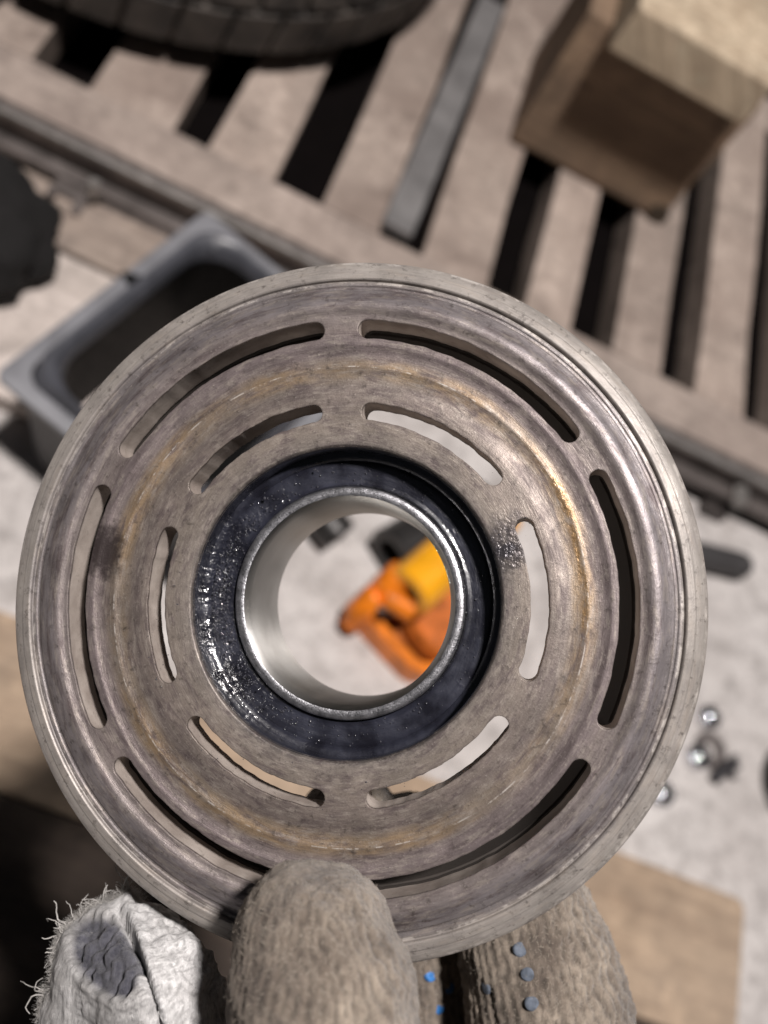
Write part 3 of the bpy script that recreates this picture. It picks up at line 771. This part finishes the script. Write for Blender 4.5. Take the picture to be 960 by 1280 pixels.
# joints in lens coordinates: photo position and depth, radius in metres
def J(px, py, z, r): return (Vector(((px - 480) / FPX * z, (py - 640) / FPX * z, z)), r)
chains = [
    # thumb in front of the face
    [J(392, 1188, 0.1530, 0.0132), J(398, 1240, 0.1515, 0.0148), J(410, 1330, 0.1520, 0.0155), J(455, 1500, 0.165, 0.018), J(520, 1640, 0.185, 0.022)],
    # index finger, torn pale tip, left behind the rim
    [J(148, 1212, 0.1852, 0.0128), J(158, 1262, 0.1880, 0.0160), J(190, 1370, 0.1960, 0.017), J(300, 1500, 0.212, 0.018), J(400, 1600, 0.214, 0.021)],
    [J(158, 1212, 0.1835, 0.0118), J(203, 1248, 0.1715, 0.0105), J(224, 1330, 0.1735, 0.0130), J(250, 1420, 0.1900, 0.0150)],
    # middle finger up the back
    [J(440, 1030, 0.2160, 0.011), J(450, 1130, 0.2190, 0.013), J(455, 1300, 0.2220, 0.0145), J(470, 1450, 0.222, 0.016), J(490, 1580, 0.216, 0.021)],
    # ring finger
    [J(520, 1050, 0.2190, 0.011), J(520, 1140, 0.2240, 0.013), J(530, 1270, 0.2300, 0.0150), J(555, 1420, 0.228, 0.016), J(580, 1580, 0.216, 0.021)],
    # little finger side, knitted ribs and dots
    [J(640, 1080, 0.2050, 0.012), J(668, 1185, 0.2060, 0.0155), J(690, 1275, 0.2060, 0.0172), J(690, 1420, 0.210, 0.019), J(660, 1570, 0.212, 0.022)],
    # palm and wrist
    [J(400, 1600, 0.212, 0.021), J(660, 1570, 0.210, 0.022)],
    [J(430, 1700, 0.205, 0.024), J(640, 1700, 0.205, 0.024)],
    [J(520, 1600, 0.206, 0.026), J(540, 1800, 0.208, 0.030), J(560, 2150, 0.220, 0.032)],
]
def make_hand():
    mb = MB()
    for ch in chains:
        for (a, ra), (b, rb) in zip(ch[:-1], ch[1:]): capsule(mb, a, b, ra, rb)
    KN = None
    t = NT('knit_glove')
    v = t.obj()
    n1 = t.noise(v, 90, 5, 0.6); n2 = t.noise(v, 420, 5, 0.65)
    fib = t.noise(t.map(v, scale=(2600, 380, 2600)), 1.0, 4, 0.7, 1.5)
    pale = t.n('ShaderNodeAttribute', {'attribute_name': 'pale'}).outputs['Fac']
    liner = t.n('ShaderNodeAttribute', {'attribute_name': 'liner'}).outputs['Fac']
    low = t.n('ShaderNodeAttribute', {'attribute_name': 'stitch'}).outputs['Fac']
    dirty = t.mix(t.ramp(n1, [(0.35, 0), (0.68, 1)]), (0.115, 0.093, 0.076), (0.300, 0.252, 0.202))
    dirty = t.mix(t.ramp(n2, [(0.35, 0.6), (0.55, 0.0)]), dirty, (0.105, 0.082, 0.065))
    white = t.mix(t.ramp(n2, [(0.35, 0), (0.7, 1)]), (0.46, 0.452, 0.45), (0.70, 0.695, 0.69))
    soil = t.n('ShaderNodeAttribute', {'attribute_name': 'soil'}).outputs['Fac']
    white = t.mix(soil, (0.15, 0.142, 0.135, 1), white)
    white = t.mix(t.ramp(n1, [(0.5, 0.0), (0.7, 0.3)]), white, (0.34, 0.32, 0.30))
    col = t.mix(pale, dirty, white)
    col = t.mix(liner, col, t.mix(t.ramp(n2, [(0.3, 0), (0.7, 1)]), (0.016, 0.016, 0.024), (0.105, 0.105, 0.125)))
    col = t.mix(1.0, col, t.ramp(fib, [(0.3, 0.72), (0.7, 1.25)]), 'MULTIPLY')
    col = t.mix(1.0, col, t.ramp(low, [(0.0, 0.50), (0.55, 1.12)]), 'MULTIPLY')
    h = t.math('ADD', t.math('MULTIPLY', fib, 0.8), n2)
    rough = t.mix(liner, (0.92, 0.92, 0.92, 1), (0.36, 0.36, 0.36, 1))
    t.set(t.b, 'Sheen_Weight', 0.25)
    t.set(t.b, 'Sheen_Roughness', 0.5)
    KN = t.out(Base_Color=col, Roughness=rough, Normal=t.bump(h, 0.7, 0.0006), Specular_IOR_Level=0.2)
    tmp = mb.build('gloved_hand', KN)
    md = tmp.modifiers.new('union', 'REMESH'); md.mode = 'VOXEL'; md.voxel_size = 0.00062; md.use_smooth_shade = True
    ms = tmp.modifiers.new('soft', 'SMOOTH'); ms.factor = 0.6; ms.iterations = 14
    dg = bpy.context.evaluated_depsgraph_get()
    me = bpy.data.meshes.new_from_object(tmp.evaluated_get(dg))
    old = tmp.data; tmp.modifiers.clear(); tmp.data = me; bpy.data.meshes.remove(old)
    me.name = 'gloved_hand'
    nV = len(me.vertices)
    co = np.empty(nV * 3, np.float32); me.vertices.foreach_get('co', co); co = co.reshape(-1, 3).astype(float)
    no = np.empty(nV * 3, np.float32); me.vertex_normals.foreach_get('vector', no); no = no.reshape(-1, 3).astype(float)
    best = np.full(nV, 1e9); U = np.zeros(nV); Vv = np.zeros(nV); owner = np.zeros(nV, int); along0 = {}
    for ci, ch in enumerate(chains):
        acc = 0.0
        for (a, ra), (b, rb) in zip(ch[:-1], ch[1:]):
            a_ = np.array(a); b_ = np.array(b); d = b_ - a_; ln = np.linalg.norm(d); d /= ln
            s = (co - a_) @ d; sc = np.clip(s, 0, ln)
            pt = a_ + sc[:, None] * d; rad = ra + (rb - ra) * sc / ln
            rv = co - pt; dist = np.linalg.norm(rv, axis=1) - rad
            e1 = np.cross(d, (0, 0, 1.0)); e1 /= np.linalg.norm(e1); e2 = np.cross(d, e1)
            ang = np.arctan2(rv @ e1, -(rv @ e2))
            m = dist < best
            best[m] = dist[m]; own = {0: 0, 1: 1, 2: 1}.get(ci, ci - 1); U[m] = (ang * (0.0155 if ci in (0, 1, 2) else 0.0115))[m]; Vv[m] = (acc + s)[m]; owner[m] = own
            acc += ln
    nz_ = np.array([mnoise.noise(Vector(p) * 160.0) for p in co]); nz2 = np.array([mnoise.noise(Vector(p) * 520.0 + Vector((5, 5, 5))) for p in co])
    nz3 = np.array([mnoise.noise(Vector(p) * 60.0 + Vector((9, 1, 3))) for p in co])
    rib = np.where(owner == 0, 0.0019, 0.00165)
    nz4 = np.array([mnoise.noise(Vector(p) * 300.0 + Vector((2, 7, 1))) for p in co]); nz5 = np.array([mnoise.noise(Vector(p) * 1100.0) for p in co])
    u_ = U / rib + np.where(owner == 0, 1.0, 0.55) * nz_ + 0.35 * nz2 + 0.3 * nz4
    stitch = 0.5 + 0.5 * np.cos(2 * np.pi * u_)
    vv = Vv / 0.0019 + 0.5 * np.floor(u_) + 0.4 * nz_
    st2 = 0.5 + 0.5 * np.cos(2 * np.pi * vv)
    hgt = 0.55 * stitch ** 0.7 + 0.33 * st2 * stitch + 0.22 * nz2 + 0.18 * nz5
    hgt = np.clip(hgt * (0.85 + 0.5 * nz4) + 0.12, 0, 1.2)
    strength = np.where(owner == 0, 0.00052, 0.00080)
    strength = np.where(owner == 1, 0.00022, strength)
    disp = strength * (hgt - 0.5) * (0.75 + 0.6 * nz3) + 0.00065 * nz_ + 0.00030 * nz2 + 0.00012 * nz5 + 0.0012 * nz3
    # torn pale tip of the index finger
    px = 480 + co[:, 0] / co[:, 2] * FPX; py = 640 + co[:, 1] / co[:, 2] * FPX
    pale = np.where(owner == 1, 1.0, 0.0)
    pale *= np.clip((1420 - py) / 60.0, 0, 1)
    front = (owner == 1) & (no[:, 2] < 0.25)
    # opening: tilted oval with the dark liner inside
    ox, oy = px - 131 - (py - 1194) * 0.32, py - 1194
    e = np.sqrt((ox / 44.0) ** 2 + (oy / 56.0) ** 2) + 0.10 * nz2 + 0.06 * nz_
    lin = np.where(front, np.clip((1.0 - e) / 0.12, 0, 1), 0.0)
    disp = np.where(front, disp - 0.0009 * lin + 0.0004 * np.exp(-((e - 1.12) / 0.10) ** 2) + lin * (0.0012 * nz_ + 0.0011 * nz2), disp)
    # fold running down to the right of the opening
    fx = 140 + 52 * np.clip((py - 1140) / 140.0, 0, 2) ** 0.75
    fold = np.exp(-((px - fx - 7) / 4.5) ** 2) * np.clip((py - 1130) / 20, 0, 1)
    right = np.clip((px - fx - 14) / 10.0, 0, 1) * (owner == 1)
    disp = disp + right * (0.0007 * nz2 + 0.0006 * nz4)
    soil = np.where(owner == 1, 1 - 0.62 * np.clip((fx + 8 - px) / 22.0, 0, 1) * np.clip(0.95 + 0.5 * nz_, 0, 1), 1.0)
    disp = np.where(front, disp - 0.0034 * fold + 0.0009 * np.exp(-((px - fx - 20) / 9.0) ** 2), disp)
    hgt = np.where(front, hgt * (1 - 0.8 * fold) * (1 - lin) + lin * 0.6, hgt)
    co2 = co + no * disp[:, None]
    me.vertices.foreach_set('co', co2.astype(np.float32).ravel())
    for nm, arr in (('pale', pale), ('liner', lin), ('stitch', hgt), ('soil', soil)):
        at = me.attributes.new(nm, 'FLOAT', 'POINT'); at.data.foreach_set('value', arr.astype(np.float32))
    me.update()
    for p in me.polygons: p.use_smooth = True
    if not me.materials: me.materials.append(KN)
    return tmp, me, co2, no, owner
hand, hand_me, hco, hno, howner = make_hand()
HM = Matrix.Identity(4)
for i in range(3):
    HM[i][0] = CAM_RIGHT[i]; HM[i][1] = CAM_DOWN[i]; HM[i][2] = CAM_FWD[i]; HM[i][3] = EYE[i]
# a proper rotation is needed: turn lens axes (right, down, forward) are right-handed
hand.matrix_world = HM
tag(hand, 'hand in a dirty knitted work glove gripping the pulley, one fingertip torn and pale', 'hand')

tree = BVHTree.FromPolygons([Vector(p) for p in hco], [tuple(p.vertices) for p in hand_me.polygons])
def hit(px, py):
    d = Vector(((px - 480) / FPX, (py - 640) / FPX, 1.0)).normalized()
    return tree.ray_cast(Vector((0, 0, 0)), d)
# rubber grip dots
DOT = mat_plain('blue_rubber_dot', (0.035, 0.17, 0.46), 0.5, 0.0, 0.35, 900, 0.6, 0.0002)
DOTD = mat_plain('dirty_blue_rubber_dot', (0.105, 0.125, 0.16), 0.75, 0.0, 0.45, 900, 0.6, 0.0002)
for (x, y, m, r) in [(539, 1219, DOT, 1.45), (563, 1236, DOT, 1.45), (650, 1187, DOTD, 1.5), (659, 1218, DOTD, 1.45), (665, 1255, DOTD, 1.5), (607, 1235, DOTD, 1.4), (548, 1262, DOT, 1.4)]:
    loc, n, idx, dist = hit(x, y)
    if loc is None: continue
    q = n.to_track_quat('Z', 'Y').to_matrix().to_4x4(); q.translation = loc
    dm = MB().lathe([(0.00001, 0.00022), (r * .45 * mm, 0.00024), (r * .72 * mm, 0.00020), (r * .90 * mm, 0.00008), (r * .93 * mm, -0.0007)], 20, q).build('grip_dot', m, hand, smooth=70)
    if m is DOTD: dm['label'] = 'greyed dirty blue rubber dot'
# frayed threads at the torn tip
THR = mat_plain('pale_yarn', (0.42, 0.405, 0.385), 0.9, 0.0, 0.3, 300, 0.3)
def edge_point(px):
    for tries in range(90):
        q = hit(px, 1090 + tries * 2)
        if q[0] is not None and q[0].z > 0.165: return q
def yarn(p, dr, ln, w, curl, n=9):
    pts = [p]; dr = dr.normalized(); tw = Vector((random.gauss(0, 1), random.gauss(0, 1), random.gauss(0, 1))).normalized()
    for s in range(n):
        dr = (dr + dr.cross(tw) * curl + Vector((random.gauss(0, .28), random.gauss(0, .28), random.gauss(0, .22)))).normalized()
        pts.append(pts[-1] + dr * ln / n)
    return pts, [w * (1 - 0.55 * i / n) for i in range(n + 1)]
anchors = [58, 66, 74, 84, 96, 108, 120, 134, 150, 160]
for k in range(70):
    px = random.choice(anchors) + random.gauss(0, 4)
    q = edge_point(px)
    if q is None: continue
    out = Vector((px - 150, q[0].y / q[0].z * FPX + 640 - 1235, random.uniform(-40, 25)))
    out = out.normalized() + Vector((random.gauss(0, .45), random.gauss(0, .4), random.gauss(0, .3)))
    pts, w = yarn(q[0] + Vector((0, 0.0006, 0.0006)), out, random.choice((0.002, 0.003, 0.0045, 0.0065)), random.uniform(0.00011, 0.00020), random.uniform(-.5, .5))
    MB().tube(pts, w, 5).build('frayed_thread', THR, hand, smooth=80)
lint = MB()
for k in range(2600):
    px = random.uniform(48, 172)
    q = edge_point(px)
    if q is None: continue
    base = q[0] + Vector((random.gauss(0, .0006), abs(random.gauss(0, .0022)), random.uniform(-.0002, .0008)))
    q2 = tree.find_nearest(base)
    out = q2[1] * 0.8 + Vector((px - 150, -60, 0)).normalized() * 0.5 + Vector((random.gauss(0, .6), random.gauss(0, .6), random.gauss(0, .5)))
    pts, w = yarn(q2[0], out, random.uniform(0.0005, 0.0019), 0.00003, random.uniform(-.6, .6), 4)
    lint.tube(pts, w, 3, caps=False)
tag(lint.build('cotton_lint', THR, hand), kind='stuff')
# loose fibres over the knit
fz = MB(); cnt = len(hco)
sel = rng.permutation(cnt)
made = 0
for i in sel:
    p = Vector(hco[i]); n = Vector(hno[i])
    py = 640 + p.y / p.z * FPX
    if n.z > 0.35 or py > 1310 or howner[i] == 1: continue
    t_ = n.cross(Vector((random.uniform(-1, 1), random.uniform(-1, 1), random.uniform(-1, 1)))).normalized()
    L_ = random.uniform(0.0005, 0.0014) if howner[i] == 0 else random.uniform(0.0005, 0.0013); w_ = 0.000032
    d1 = (n * random.uniform(.05, .40) + t_).normalized(); d2 = (d1 + Vector((random.uniform(-.8, .8), random.uniform(-.8, .8), random.uniform(-.8, .8))) * .8).normalized()
    s_ = d1.cross(n); s_ = s_.normalized() * w_ if s_.length > 1e-6 else t_ * w_
    a = p - n * 0.00005; b = a + d1 * L_ * .5; c_ = b + d2 * L_ * .5
    fz.add([a - s_, a + s_, b + s_, b - s_, c_], [(0, 1, 2, 3), (3, 2, 4)])
    made += 1
    if made >= 16000: break
tf = NT('yarn_fibre'); FIB = tf.out(Base_Color=(0.33, 0.29, 0.24), Roughness=0.9)
me = bpy.data.meshes.new('yarn_fuzz'); me.from_pydata(fz.v, [], fz.f); me.materials.append(FIB)
fo = bpy.data.objects.new('yarn_fuzz', me); COL.objects.link(fo); fo.parent = hand; tag(fo, kind='stuff')
